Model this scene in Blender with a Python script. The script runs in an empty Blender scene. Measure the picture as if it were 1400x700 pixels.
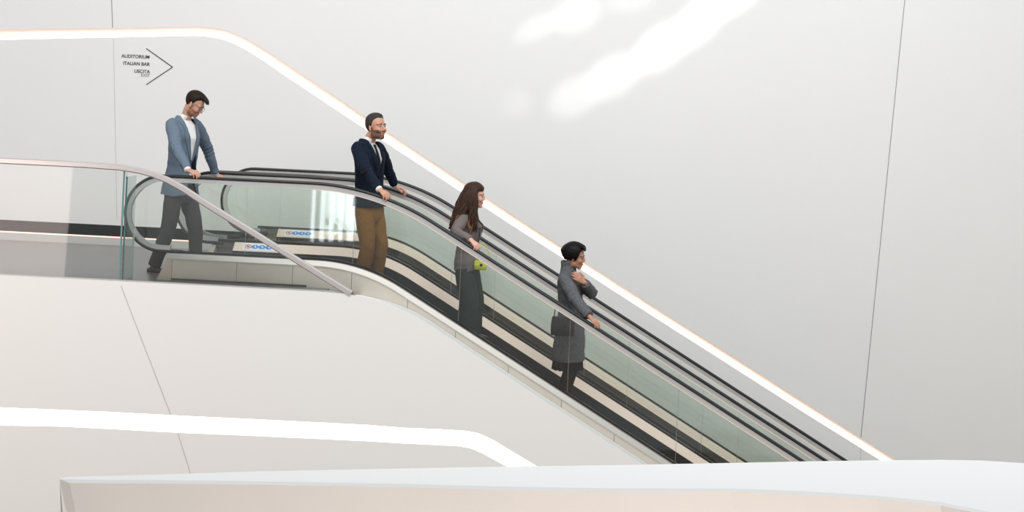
import bpy, bmesh, math, random
from mathutils import Vector, Matrix, noise
from mathutils.bvhtree import BVHTree
random.seed(7)
C = bpy.context.scene.collection
R = math.radians
V = Vector
sc = bpy.context.scene

# ------------------------------------------------------------------ camera
F_PX, ROLL, YAW = 2153.0, 0.046, R(2.74)
PX0, PY0 = 708.9, 157.2
CAM = V((0, -15.6, 1.80))
FW = V((-math.sin(YAW), math.cos(YAW), 0)); RT = V((math.cos(YAW), math.sin(YAW), 0)); UP = V((0, 0, 1))
cr, sr = math.cos(ROLL), math.sin(ROLL)
def ray(x, y):
    dx, dy = x - PX0, y - PY0
    a = dx * cr + dy * sr; b = -dx * sr + dy * cr
    return FW + RT * (a / F_PX) - UP * (b / F_PX)
def P(x, y, Y):
    d = ray(x, y); return CAM + d * ((Y - CAM.y) / d.y)
def PZ(x, y, z):
    d = ray(x, y); return CAM + d * ((z - CAM.z) / d.z)
def PX(x, y, X):
    d = ray(x, y); return CAM + d * ((X - CAM.x) / d.x)
cam = bpy.data.cameras.new('camera'); co = bpy.data.objects.new('camera', cam); C.objects.link(co)
cx, cy, cz = RT * cr + UP * sr, -RT * sr + UP * cr, -FW
co.matrix_world = Matrix(((cx.x, cy.x, cz.x, CAM.x), (cx.y, cy.y, cz.y, CAM.y), (cx.z, cy.z, cz.z, CAM.z), (0, 0, 0, 1)))
cam.sensor_width = 36; cam.lens = F_PX / 1400 * 36
cam.shift_x = -(PX0 - 700) / 1400; cam.shift_y = (PY0 - 350) / 1400
cam.clip_end = 200
sc.camera = co

# ------------------------------------------------------------------ materials
def mat(name, col, rough=.6, metal=0, emit=None, estr=0, bump=0, bscale=80, var=0, vscale=30, spec=.5, aniso=None):
    if name.endswith(('wool', 'hair', 'trousers', 'dress', 'tights', 'beard', 'stubble', 'cotton', 'ends')): spec = .12
    m = bpy.data.materials.new(name); m.use_nodes = True
    nt = m.node_tree; b = nt.nodes['Principled BSDF']
    b.inputs['Base Color'].default_value = (*col, 1); b.inputs['Roughness'].default_value = rough
    b.inputs['Metallic'].default_value = metal; b.inputs['Specular IOR Level'].default_value = spec
    if emit: b.inputs['Emission Color'].default_value = (*emit, 1); b.inputs['Emission Strength'].default_value = estr
    tc = nt.nodes.new('ShaderNodeTexCoord')
    src = tc.outputs['Object']
    if aniso:
        mp = nt.nodes.new('ShaderNodeMapping'); mp.inputs['Scale'].default_value = aniso
        nt.links.new(src, mp.inputs[0]); src = mp.outputs[0]
    if var:
        n = nt.nodes.new('ShaderNodeTexNoise'); n.inputs['Scale'].default_value = vscale; n.inputs['Detail'].default_value = 4
        r = nt.nodes.new('ShaderNodeValToRGB')
        r.color_ramp.elements[0].color = (*[c * (1 - var) for c in col], 1); r.color_ramp.elements[0].position = .3
        r.color_ramp.elements[1].color = (*[min(1, c * (1 + var)) for c in col], 1); r.color_ramp.elements[1].position = .7
        nt.links.new(src, n.inputs['Vector']); nt.links.new(n.outputs['Fac'], r.inputs[0]); nt.links.new(r.outputs[0], b.inputs['Base Color'])
    if bump:
        n = nt.nodes.new('ShaderNodeTexNoise'); n.inputs['Scale'].default_value = bscale; n.inputs['Detail'].default_value = 5
        bp = nt.nodes.new('ShaderNodeBump'); bp.inputs['Strength'].default_value = bump; bp.inputs['Distance'].default_value = .01
        nt.links.new(src, n.inputs['Vector']); nt.links.new(n.outputs['Fac'], bp.inputs['Height']); nt.links.new(bp.outputs[0], b.inputs['Normal'])
    return m
def glass_mat(name, tint, f0=.04, k=1.0):
    m = bpy.data.materials.new(name); m.use_nodes = True; nt = m.node_tree; nt.nodes.clear()
    o = nt.nodes.new('ShaderNodeOutputMaterial'); t = nt.nodes.new('ShaderNodeBsdfTransparent'); g = nt.nodes.new('ShaderNodeBsdfGlossy')
    t.inputs[0].default_value = (*tint, 1); g.inputs['Roughness'].default_value = .02
    g.inputs[0].default_value = (k, k, k, 1)
    f = nt.nodes.new('ShaderNodeFresnel'); f.inputs[0].default_value = 1.5
    mx = nt.nodes.new('ShaderNodeMixShader')
    nt.links.new(f.outputs[0], mx.inputs[0]); nt.links.new(t.outputs[0], mx.inputs[1]); nt.links.new(g.outputs[0], mx.inputs[2]); nt.links.new(mx.outputs[0], o.inputs[0])
    return m
M = dict(
    wall=mat('white_plaster', (.83, .83, .82), .55, bump=.03, bscale=3, var=.006, vscale=1.2),
    front=mat('white_plaster_front', (.86, .855, .84), .5, bump=.02, bscale=2),
    joint=mat('joint_sealant', (.22, .22, .21), .8),
    jointl=mat('joint_sealant_light', (.55, .55, .54), .8),
    cove=mat('cove_white', (.88, .87, .86), .7),
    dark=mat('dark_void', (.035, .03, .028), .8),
    floor=mat('grey_resin_floor', (.17, .165, .16), .32, var=.05, vscale=3, bump=.02, bscale=20),
    lower=mat('brown_stone_floor', (.27, .19, .12), .5, var=.08, vscale=4),
    rubber=mat('black_rubber', (.012, .011, .012), .32, spec=.6),
    alu=mat('satin_aluminium', (.56, .56, .55), .38, .35, aniso=(1, 60, 60), var=.03),
    guard=mat('pearl_grey_metal', (.64, .60, .59), .3, .5, var=.02),
    champ=mat('champagne_panel', (.62, .58, .50), .38, .25, var=.03, vscale=5),
    ledge=mat('pale_ledge_steel', (.50, .48, .44), .32, .3),
    ideck=mat('inner_deck_steel', (.92, .77, .66), .30, .15),  # peach of the warm lighting is mixed into this base colour
    skirt=mat('black_skirt', (.028, .027, .027), .35),
    brush=mat('brush_strip', (.13, .125, .12), .6),
    tread=mat('step_tread', (.055, .055, .055), .5, .5, bump=.3, bscale=1, aniso=(1, 160, 1)),
    plate=mat('landing_plate', (.22, .22, .22), .35, .6, bump=.15, bscale=1, aniso=(1, 120, 1)),
    glow=mat('led_warm', (1, .9, .85), .5, emit=(1, .60, .42), estr=3),
    glowl=mat('led_white', (1, .9, .88), .5, emit=(1, .87, .84), estr=3.2),
    line=mat('pink_glow_line', (.3, .26, .24), .5, emit=(1, .66, .56), estr=.62),
    kline=mat('led_kerb', (1, .85, .78), .5, emit=(1, .50, .36), estr=1.0),
    glass=glass_mat('green_glass', (.966, .982, .968)),
    gglass=glass_mat('guard_glass', (.965, .975, .970)),
    gedge=mat('glass_edge', (.16, .30, .29), .15, spec=.6),
    gedgel=mat('glass_edge_light', (.62, .74, .71), .2),
    ink=mat('sign_ink', (.03, .03, .035), .6), inkl=mat('sign_ink_grey', (.22, .22, .23), .6),
    stw=mat('sticker_white', (.85, .87, .9), .4), stb=mat('sticker_blue', (.05, .28, .75), .4), str_=mat('sticker_red', (.75, .06, .06), .4),
    skin=mat('skin', (.56, .305, .215), .5, var=.06, vscale=40), skinb=mat('skin_tan', (.55, .29, .19), .5, var=.06, vscale=40),
    skinf=mat('skin_fair', (.66, .38, .30), .5, var=.05, vscale=40), skinw=mat('skin_olive', (.48, .235, .15), .5, var=.06, vscale=40),
    lip=mat('lips', (.42, .16, .12), .45), eyew=mat('eye_white', (.7, .68, .66), .2), eyed=mat('iris_dark', (.03, .018, .012), .15),
    brown=mat('dark_brown_hair', (.022, .014, .010), .5, bump=.6, bscale=40, aniso=(3, 3, .6), var=.35, vscale=60),
    greyh=mat('greying_black_hair', (.045, .042, .040), .6, bump=.5, bscale=90, var=.3, vscale=90),
    beard=mat('grey_brown_beard', (.17, .098, .072), .8, var=.35, vscale=160), patch=mat('elbow_leather', (.012, .009, .009), .8, spec=.1), stub=mat('brown_stubble', (.33, .165, .11), .8, var=.2, vscale=160),
    chest=mat('chestnut_hair', (.046, .025, .017), .42, bump=.5, bscale=30, aniso=(3, 3, .5), var=.45, vscale=50),
    chestl=mat('light_brown_hair_ends', (.22, .105, .05), .45, var=.35, vscale=60),
    black=mat('black_hair', (.006, .006, .006), .42, bump=.5, bscale=50, var=.3),
    blue=mat('grey_blue_wool', (.155, .205, .265), .85, bump=.5, bscale=220, var=.16, vscale=120, aniso=(1, 1, 3)),
    navy=mat('navy_wool', (.008, .014, .028), .8, bump=.4, bscale=220, var=.2, vscale=160),
    shirt=mat('white_cotton', (.80, .80, .78), .8, bump=.15, bscale=40), tie=mat('dark_tie', (.010, .010, .014), .6, spec=.15),
    grey=mat('charcoal_trousers', (.058, .048, .045), .85, bump=.3, bscale=150, var=.1),
    tan=mat('ochre_trousers', (.23, .115, .030), .85, bump=.4, bscale=150, var=.12, vscale=30),
    taupe=mat('taupe_wool', (.175, .150, .145), .85, bump=.4, bscale=200, var=.1, vscale=160),
    green=mat('dark_green_trousers', (.040, .050, .046), .8, bump=.2, bscale=60),
    coat=mat('heather_grey_wool', (.125, .128, .140), .95, bump=.8, bscale=160, var=.45, vscale=110),
    dress=mat('black_dress', (.012, .012, .014), .8), tights=mat('dark_tights', (.028, .014, .010), .6),
    leath=mat('brown_shoe_leather', (.05, .022, .015), .4), bleath=mat('black_shoe_leather', (.01, .01, .01), .35),
    yellow=mat('yellow_leather', (.62, .66, .06), .5), bag=mat('dark_grey_leather', (.035, .037, .038), .55), button=mat('dark_button', (.01, .01, .012), .3),
    brass=mat('metal_frame', (.30, .22, .15), .3, .8), blouse=mat('cream_blouse', (.78, .74, .60), .8),
    pane=None, base_reflection_strip=mat('grey_base_reflection', (.16, .15, .14), .5), cap=mat('warm_end_cap', (.60, .52, .43), .38, .2), para=mat('parapet_plaster', (.70, .70, .695), .5, bump=.02, bscale=2), seal=mat('pale_joint_seal', (.42, .37, .34), .5),
    winf=mat('window_frame', (.5, .5, .5), .5), wing=mat('daylight_pane', (.9, .95, 1), .5, emit=(.9, .96, 1), estr=7),
)

def pane_mat():
    m = bpy.data.materials.new('milky_edge_glass'); m.use_nodes = True; nt = m.node_tree; nt.nodes.clear()
    o = nt.nodes.new('ShaderNodeOutputMaterial'); t = nt.nodes.new('ShaderNodeBsdfTransparent'); g = nt.nodes.new('ShaderNodeBsdfDiffuse')
    t.inputs[0].default_value = (.93, .97, .96, 1); g.inputs[0].default_value = (.6, .7, .68, 1); mx = nt.nodes.new('ShaderNodeMixShader'); mx.inputs[0].default_value = .18
    nt.links.new(t.outputs[0], mx.inputs[1]); nt.links.new(g.outputs[0], mx.inputs[2]); nt.links.new(mx.outputs[0], o.inputs[0]); return m
M['pane'] = pane_mat()
# ------------------------------------------------------------------ object helpers
def link(name, me, m=None, parent=None, smooth=False):
    o = bpy.data.objects.new(name, me); C.objects.link(o)
    if m:
        for q in (m if isinstance(m, (list, tuple)) else [m]): me.materials.append(q)
    if parent: o.parent = parent
    if smooth:
        me.polygons.foreach_set('use_smooth', [True] * len(me.polygons)); me.update()
    return o
def obj(name, bm, m, parent=None, smooth=False, inv=None):
    bmesh.ops.recalc_face_normals(bm, faces=bm.faces)
    me = bpy.data.meshes.new(name)
    if inv is not None: bm.transform(inv)
    bm.to_mesh(me); bm.free()
    return link(name, me, m, parent, smooth)
def tag(o, label=None, cat=None, group=None, kind=None):
    if label: o['label'] = label
    if cat: o['category'] = cat
    if group: o['group'] = group
    if kind: o['kind'] = kind
    return o
def thing(name, label, cat, loc=(0, 0, 0), rz=0, group=None):
    o = bpy.data.objects.new(name, None); C.objects.link(o); o.location = loc; o.rotation_euler = (0, 0, rz)
    o.empty_display_size = .1
    return tag(o, label, cat, group)
def box(bm, lo, hi, mi=0):
    x0, y0, z0 = lo; x1, y1, z1 = hi
    v = [bm.verts.new(p) for p in ((x0,y0,z0),(x1,y0,z0),(x1,y1,z0),(x0,y1,z0),(x0,y0,z1),(x1,y0,z1),(x1,y1,z1),(x0,y1,z1))]
    for f in ((0,3,2,1),(4,5,6,7),(0,1,5,4),(1,2,6,5),(2,3,7,6),(3,0,4,7)):
        bm.faces.new([v[i] for i in f]).material_index = mi
def hull4(bm, a, b, th, mi=0):
    """prism: polygon a (list of points) and matching polygon b"""
    va = [bm.verts.new(p) for p in a]; vb = [bm.verts.new(p) for p in b]; n = len(a)
    bm.faces.new(va).material_index = mi; bm.faces.new(vb[::-1]).material_index = mi
    for i in range(n):
        bm.faces.new((va[i], va[(i+1) % n], vb[(i+1) % n], vb[i])).material_index = mi
def loft(bm, rings, closed=True, caps=True, mi=0):
    vs = [[bm.verts.new(p) for p in r] for r in rings]; n = len(vs[0])
    for a, b in zip(vs, vs[1:]):
        for i in range(n if closed else n - 1):
            j = (i + 1) % n
            bm.faces.new((a[i], a[j], b[j], b[i])).material_index = mi
    if caps and closed:
        bm.faces.new(vs[0][::-1]).material_index = mi; bm.faces.new(vs[-1]).material_index = mi
def sweep(bm, pts, prof, mi=0):
    """pts in one XZ plane; prof = list of (dy, dn)"""
    rings = []
    for i, p in enumerate(pts):
        a = pts[max(0, i-1)]; b = pts[min(len(pts)-1, i+1)]
        t = (b - a).normalized(); n = V((-t.z, 0, t.x))
        rings.append([p + V((0, dy, 0)) + n * dn for dy, dn in prof])
    loft(bm, rings, mi=mi)
def oval(w, h, n=14, off=0): return [(w * math.cos(2*math.pi*i/n), off + h * math.sin(2*math.pi*i/n)) for i in range(n)]
def rect(y0, y1, n0, n1): return [(y0, n0), (y1, n0), (y1, n1), (y0, n1)]

# ------------------------------------------------------------------ escalator path
TAN = math.tan(R(30))
XR = P(515.7, 255.9, 0).x; XL = P(496, 361.5, 0).x
ZR, ZL = 1.025, .26
def zp(z0, X, dx=0, xi=None, rad=None):
    k = (z0 - ZL) / (ZR - ZL)
    xi = (XL + (XR - XL) * k if xi is None else xi) + dx
    r = (1.45 + z0) if rad is None else rad
    T = r * math.tan(R(15)); u = X - (xi - T)
    if u <= 0: return z0
    if u < r * .5: return z0 - r + math.sqrt(r*r - u*u)
    return z0 - (X - xi) * TAN
XEND = 5.6
def cols(x0, x1, extra=()):
    xs = {round(x0, 5), round(x1, 5)}
    x = x0
    while x < x1: 
        xs.add(round(x, 5)); x += .07 if -3 < x < 0 else .5
    for e in extra:
        if x0 < e < x1: xs.add(round(e, 5))
    return sorted(xs)
XS = XR + .078
def zstep(X, dx=0): return zp(0, X, dx, xi=XS, rad=1.5)
DXF = P(548, 233.8, 2.74).x - XR

def escalator(Y0, lifts, dx, newels, joints, root_label, deck_x, group, outer_gap):
    W = 1.24
    root = thing('escalator', root_label, 'escalator', (deck_x[0], Y0 + W/2, 0), 0, group)
    inv = Matrix.Translation(-root.location)
    for side in (0, 1):
        Yc = Y0 + side * W; s = 1 if side == 0 else -1       # s*: towards the steps
        zl = lifts[side]; nx = newels[side]; rn = (ZR - .275) / 2; zc = (ZR + .275) / 2; xc = nx + rn
        x0 = deck_x[side]
        pts = [V((x, Yc, zp(ZR, x, dx))) for x in reversed(cols(xc, XEND))]
        for i in range(1, 25):
            a = math.pi * i / 24; pts.append(V((xc - rn * math.sin(a), Yc, zc + rn * math.cos(a))))
        pts += [V((xc + .1, Yc, .275)), V((x0 + .12, Yc, .275))]
        bm = bmesh.new(); sweep(bm, pts, oval(.036, .0185)); obj('handrail', bm, M['rubber'], root, True, inv)
        bm = bmesh.new(); sweep(bm, pts[:-1], rect(-.022, .022, .057, .014)) ; g = obj('guide_rail', bm, M['alu'], root, False, inv)
        bm = bmesh.new(); sweep(bm, pts[:-29], rect(-.024, .024, .057, .0620)); obj('glow_line', bm, M['line'], g, False, inv)  # thin emissive pink line along the lower edge of the guide
        # glass
        ri = rn - .063
        def lo(x):
            if x < xc: return zc - math.sqrt(max(0, ri*ri - (x-xc)**2))
            if x < x0 + .02: return zc - ri
            return zp(.20, x, dx) + zl
        def hi(x):
            if x < xc: return zc + math.sqrt(max(0, ri*ri - (x-xc)**2))
            return zp(ZR, x, dx) - .066
        js = [xc - ri + .002] + joints[side] + [XEND]
        for a, b in zip(js, js[1:]):
            a += .0015; b -= .0015
            xs = cols(a, b, [xc - ri + ri * (1 - math.cos(R(t))) for t in range(4, 90, 6)] + [x0 + .019, x0 + .021])
            bm = bmesh.new()
            loft(bm, [[V((x, Yc - .006, lo(x))), V((x, Yc + .006, lo(x))), V((x, Yc + .006, hi(x))), V((x, Yc - .006, hi(x)))] for x in xs])
            gp = obj('glass_panel', bm, M['glass'], root, False, inv)
            if b < XEND - .1:
                bm = bmesh.new(); box(bm, (b + .0002, Yc - .004, lo(b) + .01), (b + .0028, Yc + .004, hi(b) - .005)); obj('joint_seal', bm, M['seal'], gp, False, inv)
        def strip(name, prof, m, xa=x0, xb=XEND, parent=root, slant=0):
            bm = bmesh.new()
            rings = []
            for i, x in enumerate(cols(xa, xb)):
                rings.append([V((x, Yc + s * y, zp(z, x, dx) + (zl if z > .1 else 0))) for y, z in prof])
            loft(bm, rings)
            return obj(name, bm, m, parent, False, inv)
        # outer ledge, seal, inner deck, skirt
        if outer_gap[side]:
            strip('outer_ledge', [(-.010, .262), (-.075, .262), (-.115, .215), (-.115, .20), (-.010, .20)], M['ledge'])
        else:
            strip('outer_ledge', [(-.010, .262), (-.125, .262), (-.125, .20), (-.010, .20)], M['ledge'])
        strip('glass_seal', [(-.014, .255), (.014, .255), (.014, .285), (-.014, .285)], M['rubber'])
        strip('inner_deck', [(.012, .262), (.12, .178), (.12, .165), (.012, .20)], M['ideck'], xa=x0 + .25)
        strip('skirt_panel', [(.10, .178), (.122, .176), (.122, -.16), (.10, -.16)], M['skirt'], xa=x0 + .25)
        strip('skirt_brush', [(.122, .075), (.150, .070), (.150, .058), (.122, .055)], M['brush'], xa=x0 + .45)
        # outer cladding panels
        js = [x0 + .10] + [x0 + .10 + .0] 
        pj = [x0] + [x for x in PJ if x > x0 + .05] + [XEND]
        for i, (a, b) in enumerate(zip(pj, pj[1:])):
            a += .002; b -= .002
            yo = -.112 if outer_gap[side] else -.122
            bm = bmesh.new()
            rings = []
            for k, x in enumerate(cols(a, b)):
                zt = zp(.205, x, dx) + zl
                zb = .02 if x < XL - .5 else min(.02, zt - .42)
                rings.append([V((x, Yc + s * yo, zb)), V((x, Yc + s * (yo + .02), zb)),
                              V((x, Yc + s * (yo + .02), zt)), V((x, Yc + s * yo, zt))])
            loft(bm, rings); obj('side_panel', bm, M['champ'], root, False, inv)
        bm = bmesh.new(); box(bm, (x0 + .04, min(Yc - s*.10, Yc + s*.10), 0.0), (XL - .34, max(Yc - s*.10, Yc + s*.10), .022)); obj('base_reflection_strip', bm, M['base_reflection_strip'], root, False, inv)  # grey base strip, its tone stands in for the floor's reflection
        # slanted end cap joining the two faces
        bm = bmesh.new(); yo = -.112
        ya, yb = Yc + s * -.112, Yc + s * .12
        ya = Yc - s * .1135; hull4(bm, [V((x0 - .10, ya, .0)), V((x0 - .10, yb, .0)), V((x0, yb, .178)), V((x0, Yc, .26)), V((x0, ya, .215))],
              [V((x0 + .045, ya, .0)), V((x0 + .045, yb, .0)), V((x0 + .045, yb, .178)), V((x0 + .045, Yc, .26)), V((x0 + .045, ya, .215))], 0)
        obj('end_cap', bm, M['cap'], root, False, inv)
    # landing plate, comb and steps
    xp = XS - 1.05 + dx
    bm = bmesh.new(); box(bm, (deck_x[0] - .1, Y0 + .125, -.02), (xp, Y0 + W - .125, .006)); obj('landing_plate', bm, M['plate'], root, False, inv)
    k = 0; x = xp + .004
    while x < XEND - .4:
        z = min(0, zstep(x + .4, dx)); zprev = min(0, zstep(x, dx))
        bm = bmesh.new()
        box(bm, (x, Y0 + .128, z - .03), (x + .396, Y0 + W - .128, z))
        zn = min(0, zstep(x + .8, dx))
        if z - zn > .02:
            prof = [(x + .396, z - .02), (x + .385, z - .08), (x + .36, zn - .01), (x + .30, zn - .01), (x + .33, z - .03)]
            a = [V((q, Y0 + .128, w)) for q, w in prof]; b = [V((q, Y0 + W - .128, w)) for q, w in prof]
            hull4(bm, a, b, 0)
        obj('step', bm, M['tread'], root, False, inv); x += .4; k += 1
    # truss
    bm = bmesh.new()
    loft(bm, [[V((x, Y0 - .06, zstep(x, dx) - .95)), V((x, Y0 + W + .06, zstep(x, dx) - .95)), V((x, Y0 + W + .06, zstep(x, dx) - .33)), V((x, Y0 - .06, zstep(x, dx) - .33))] for x in cols(xp, XEND)])
    obj('truss', bm, M['dark'], root, False, inv)
    return root, inv

PJ = [P(x, 370, 0).x for x in (239, 327, 403, 483.5, 561, 628, 702, 776, 850, 924, 998, 1072, 1146)]
gj = lambda Y, xs: [P(x, 320, Y).x for x in xs]
nearN = [P(171.5, 300, 0).x, P(241, 288, 1.24).x]
farN = [P(253, 286, 1.50).x, P(303, 283, 2.74).x]
dk_near = P(233, 350, 0).x
ESC1, inv1 = escalator(0, (0, .03), 0, nearN, [gj(0, (336, 484, 632)) + [P(778, 480, 0).x, P(925, 590, 0).x, P(1072, 690, 0).x], gj(1.24, (382, 530, 680)) + [P(860, 480, 1.24).x, P(1010, 570, 1.24).x]],
    'near escalator with black handrails, green glass sides and four people riding down', (dk_near, P(290, 340, 1.24).x), 'pair of escalators', (1, 0))
ESC2, inv2 = escalator(1.50, (.02, .075), DXF * .55, farN, [gj(1.5, (470, 620)) + [P(800, 480, 1.5).x, P(960, 580, 1.5).x], gj(2.74, (473, 620)) + [P(780, 400, 2.74).x, P(930, 500, 2.74).x]],
    'empty far escalator beside the white wall, behind the one carrying people', (P(325, 325, 1.5).x, P(352, 318, 2.74).x), 'pair of escalators', (0, 0))
# safety stickers on the inner decks
def sticker(root, inv, Y, W, dx, xa, n, zl):
    Yc = Y + W; L = .075 * n + .06
    def pt(x, f): # f along inner deck slope
        y = .012 + (.12 - .012) * f; z = .262 + (.178 - .262) * f
        return V((x, Yc - y - .0015, zp(z, x, dx) + .003 + zl))
    bm = bmesh.new(); f0, f1 = .10, .92
    hull4(bm, [pt(xa, f0), pt(xa + L, f0), pt(xa + L, f1), pt(xa, f1)], [p - V((0, -.0, .002)) for p in (pt(xa, f0), pt(xa + L, f0), pt(xa + L, f1), pt(xa, f1))], 0)
    st = obj('safety_sticker', bm, M['stw'], root, False, inv)
    fx = (pt(0, 1) - pt(0, 0)); fx.x = 0; nrm = V((0, -fx.z, fx.y)).normalized(); nrm = nrm if nrm.y < 0 else -nrm
    st['label'] = 'white safety sticker with red and blue round symbols'
    for i in range(n):
        cx_ = xa + .05 + .075 * i; c = pt(cx_, .5) + nrm * .002
        ux = V((1, 0, 0)); uy = fx.normalized()
        def disc(r, off, m, nm, ring=0, sub=None):
            bm = bmesh.new(); N = 20
            a = [c + nrm * off + (ux * math.cos(2*math.pi*k/N) * 1.25 + uy * math.sin(2*math.pi*k/N)) * r for k in range(N)]
            if ring:
                a2 = [c + nrm * off + (ux * math.cos(2*math.pi*k/N) * 1.25 + uy * math.sin(2*math.pi*k/N)) * (r - ring) for k in range(N)]
                loft(bm, [a, a2], caps=False)
            else: bm.faces.new([bm.verts.new(p) for p in a])
            obj(nm, bm, m, st, False, inv)
        if i == 0:
            disc(.030, .001, M['str_'], 'prohibition_ring', .007)
            bm = bmesh.new(); d = (ux + uy * .8).normalized(); e = (ux - uy).normalized() * .003
            q = [c + nrm*.002 - d*.026 - e, c + nrm*.002 + d*.026 - e, c + nrm*.002 + d*.026 + e, c + nrm*.002 - d*.026 + e]
            bm.faces.new([bm.verts.new(p) for p in q]); obj('prohibition_bar', bm, M['str_'], st, False, inv)
            disc(.010, .0015, M['ink'], 'symbol')
        else:
            disc(.030, .001, M['stb'], 'blue_disc'); 
            bm = bmesh.new(); a = c + nrm * .002
            for (px_, pz_, w, h) in ((0, -.014, .005, .005), (0, 0, .006, .010), (.009, .006, .003, .012)):
                q = [a + ux*(px_-w) + uy*(pz_-h), a + ux*(px_+w) + uy*(pz_-h), a + ux*(px_+w) + uy*(pz_+h), a + ux*(px_-w) + uy*(pz_+h)]
                bm.faces.new([bm.verts.new(p) for p in q])
            obj('symbol', bm, M['stw'], st, False, inv)
sticker(ESC1, inv1, 0, 1.24, 0, P(335, 335, 1.24).x, 4, .03)
sticker(ESC2, inv2, 1.5, 1.24, DXF * .55, P(391, 318, 2.74).x, 4, .075)

# ------------------------------------------------------------------ walls with light coves
def interp(pts, x):
    for (x0, y0), (x1, y1) in zip(pts, pts[1:]):
        if x <= x1 or (x1, y1) == pts[-1]: return y0 + (y1 - y0) * (x - x0) / (x1 - x0)
def band_wall(name, Y, low, up, ztop, zbot, seams, m, depth, frac, lname, lmat, llabel, th=.25, xmin=-9, xmax=9):
    """low/up: image polylines of the cove edges, turned into real curves on the plane Y"""
    L = [P(x, y, Y) for x, y in low]; U = [P(x, y, Y) for x, y in up]
    lw = [(p.x, p.z) for p in L]; uw = [(p.x, p.z) for p in U]
    bm = bmesh.new()
    # shared station list: matched vertices low[i] <-> up[i]
    zt = lambda x: ztop(x) if callable(ztop) else ztop
    zb = lambda x: zbot(x) if callable(zbot) else zbot
    def grid(rows, mi=0):
        vs = [[bm.verts.new(p) for p in r] for r in rows]
        for a, b in zip(vs, vs[1:]):
            for i in range(len(a) - 1): bm.faces.new((a[i], a[i+1], b[i+1], b[i])).material_index = mi
    up_ext = [V((xmin, Y, U[0].z + (U[0].z - U[1].z) / (U[0].x - U[1].x) * (xmin - U[0].x)))] + U + [V((xmax, Y, U[-1].z + (U[-1].z - U[-2].z) / (U[-1].x - U[-2].x) * (xmax - U[-1].x)))]
    lo_ext = [V((xmin, Y, L[0].z + (L[0].z - L[1].z) / (L[0].x - L[1].x) * (xmin - L[0].x)))] + L + [V((xmax, Y, L[-1].z + (L[-1].z - L[-2].z) / (L[-1].x - L[-2].x) * (xmax - L[-1].x)))]
    def dens(pts, n=4):
        out = []
        for a, b in zip(pts, pts[1:]):
            for k in range(n): out.append(a.lerp(b, k / n))
        return out + [pts[-1]]
    uw2, lw2 = dens(up_ext), dens(lo_ext)
    grid([[V((p.x, Y, max(p.z, zt(p.x)))) for p in uw2], uw2])
    grid([lw2, [V((p.x, Y, min(p.z, zb(p.x)))) for p in lw2]])
    # cove: upper slope, back, lower lip
    mid = [V((a.x + (b.x - a.x) * frac, Y + depth, a.z + (b.z - a.z) * frac)) for a, b in zip(lw2, uw2)]
    bot = [V((a.x, Y + depth, a.z)) for a in lw2]
    grid([uw2, mid], 2); grid([mid, bot], 2); grid([bot, lw2], 2)
    # joints
    for (pa, pb, w, mi) in seams:
        a, b = P(*pa, Y), P(*pb, Y); d = V((w / 2, 0, 0)); o_ = V((0, -.002, 0))
        bm.faces.new([bm.verts.new(q) for q in (a - d + o_, a + d + o_, b + d + o_, b - d + o_)]).material_index = mi
    o = obj(name, bm, [m, M['joint'], M['cove'], M['jointl']]); tag(o, kind='structure')
    s = o.modifiers.new('s', 'SOLIDIFY'); s.thickness = -.02; s.offset = 1
    o.modifiers.remove(s)
    bm = bmesh.new()
    f = V((0, -.02, 0))
    rings = []
    for a, b in zip(bot, mid):
        h = b - a; rings.append([a + f + h * .05, a + f + h * .95, a + V((0, -.004, 0)) + h * .95, a + V((0, -.004, 0)) + h * .05])
    loft(bm, rings)
    l = obj(lname, bm, lmat); tag(l, llabel, 'light')
    return o
YW = 3.7
low = [(0, 54.4), (60, 52.9), (152, 51), (240, 49.3), (268, 48.6), (285, 50), (303, 53.5), (322, 60.5), (342, 71.5), (360, 83), (380, 97), (440, 137), (500, 177), (600, 242.5), (700, 308), (800, 372.5), (900, 437), (1000, 500.6), (1100, 564.5), (1204.5, 629.8), (1400, 753)]
up = [(0, 40.5), (60, 39.5), (152, 38.8), (240, 36.8), (272, 36.4), (292, 38), (312, 42), (331, 49.5), (351, 61), (369, 72), (389, 85.5), (448, 125), (508, 166), (608, 232.5), (708, 299), (808, 364), (907, 428), (1007, 491), (1107, 555), (1211.5, 621), (1407, 744)]
xb = P(430, 300, YW).x
band_wall('wall_back', YW, low, up, 7.0, lambda x: .20 if x < xb else -6.0,
    [((150.5, -60), (154, 38), .0085, 1), ((155.2, 53), (160, 300), .006, 3), ((1243, -60), (1177, 598), .0075, 1), ((1177, 612), (1176, 700), .006, 3)],
    M['wall'], .09, .50, 'light_strip', M['glow'], 'long warm light strip set in the far wall, bending down along the escalators')
low2 = [(0, 581.7), (69, 582.4), (144, 586), (244, 591.5), (350, 596), (500, 603), (550, 606), (605, 608.6), (628, 610), (646, 613.5), (662, 621), (693, 638), (780, 687), (900, 756)]
up2 = [(0, 557.3), (69, 560), (144, 563.2), (244, 568.5), (350, 573.5), (500, 581), (550, 585), (612, 587.6), (638, 589.4), (655, 592.8), (672, 600.5), (733, 637), (818, 687), (940, 758)]
YF = -.42
fp = [(495, 404), (515, 407.5), (530, 411.5), (550, 418.5), (570, 427.5), (588.6, 438.5), (620, 460), (660, 486.6), (756, 550), (885, 633.5), (1100, 773)]
fz = [(P(x, y, -.12).x, P(x, y, -.12).z) for x, y in fp]
zfl0 = P(495, 404, YF).z
fzf = [(P(x, y + min(6.5, (x - 495) * .1), YF).x, P(x, y + min(6.5, (x - 495) * .1), YF).z) for x, y in fp]
def fback(x): return interp(fz, x)
def ftop(x):
    if x < fzf[0][0]: return 0.0 if x < fzf[0][0] - .3 else fzf[0][1] * (x - fzf[0][0] + .3) / .3
    return interp(fzf, x)
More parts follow.
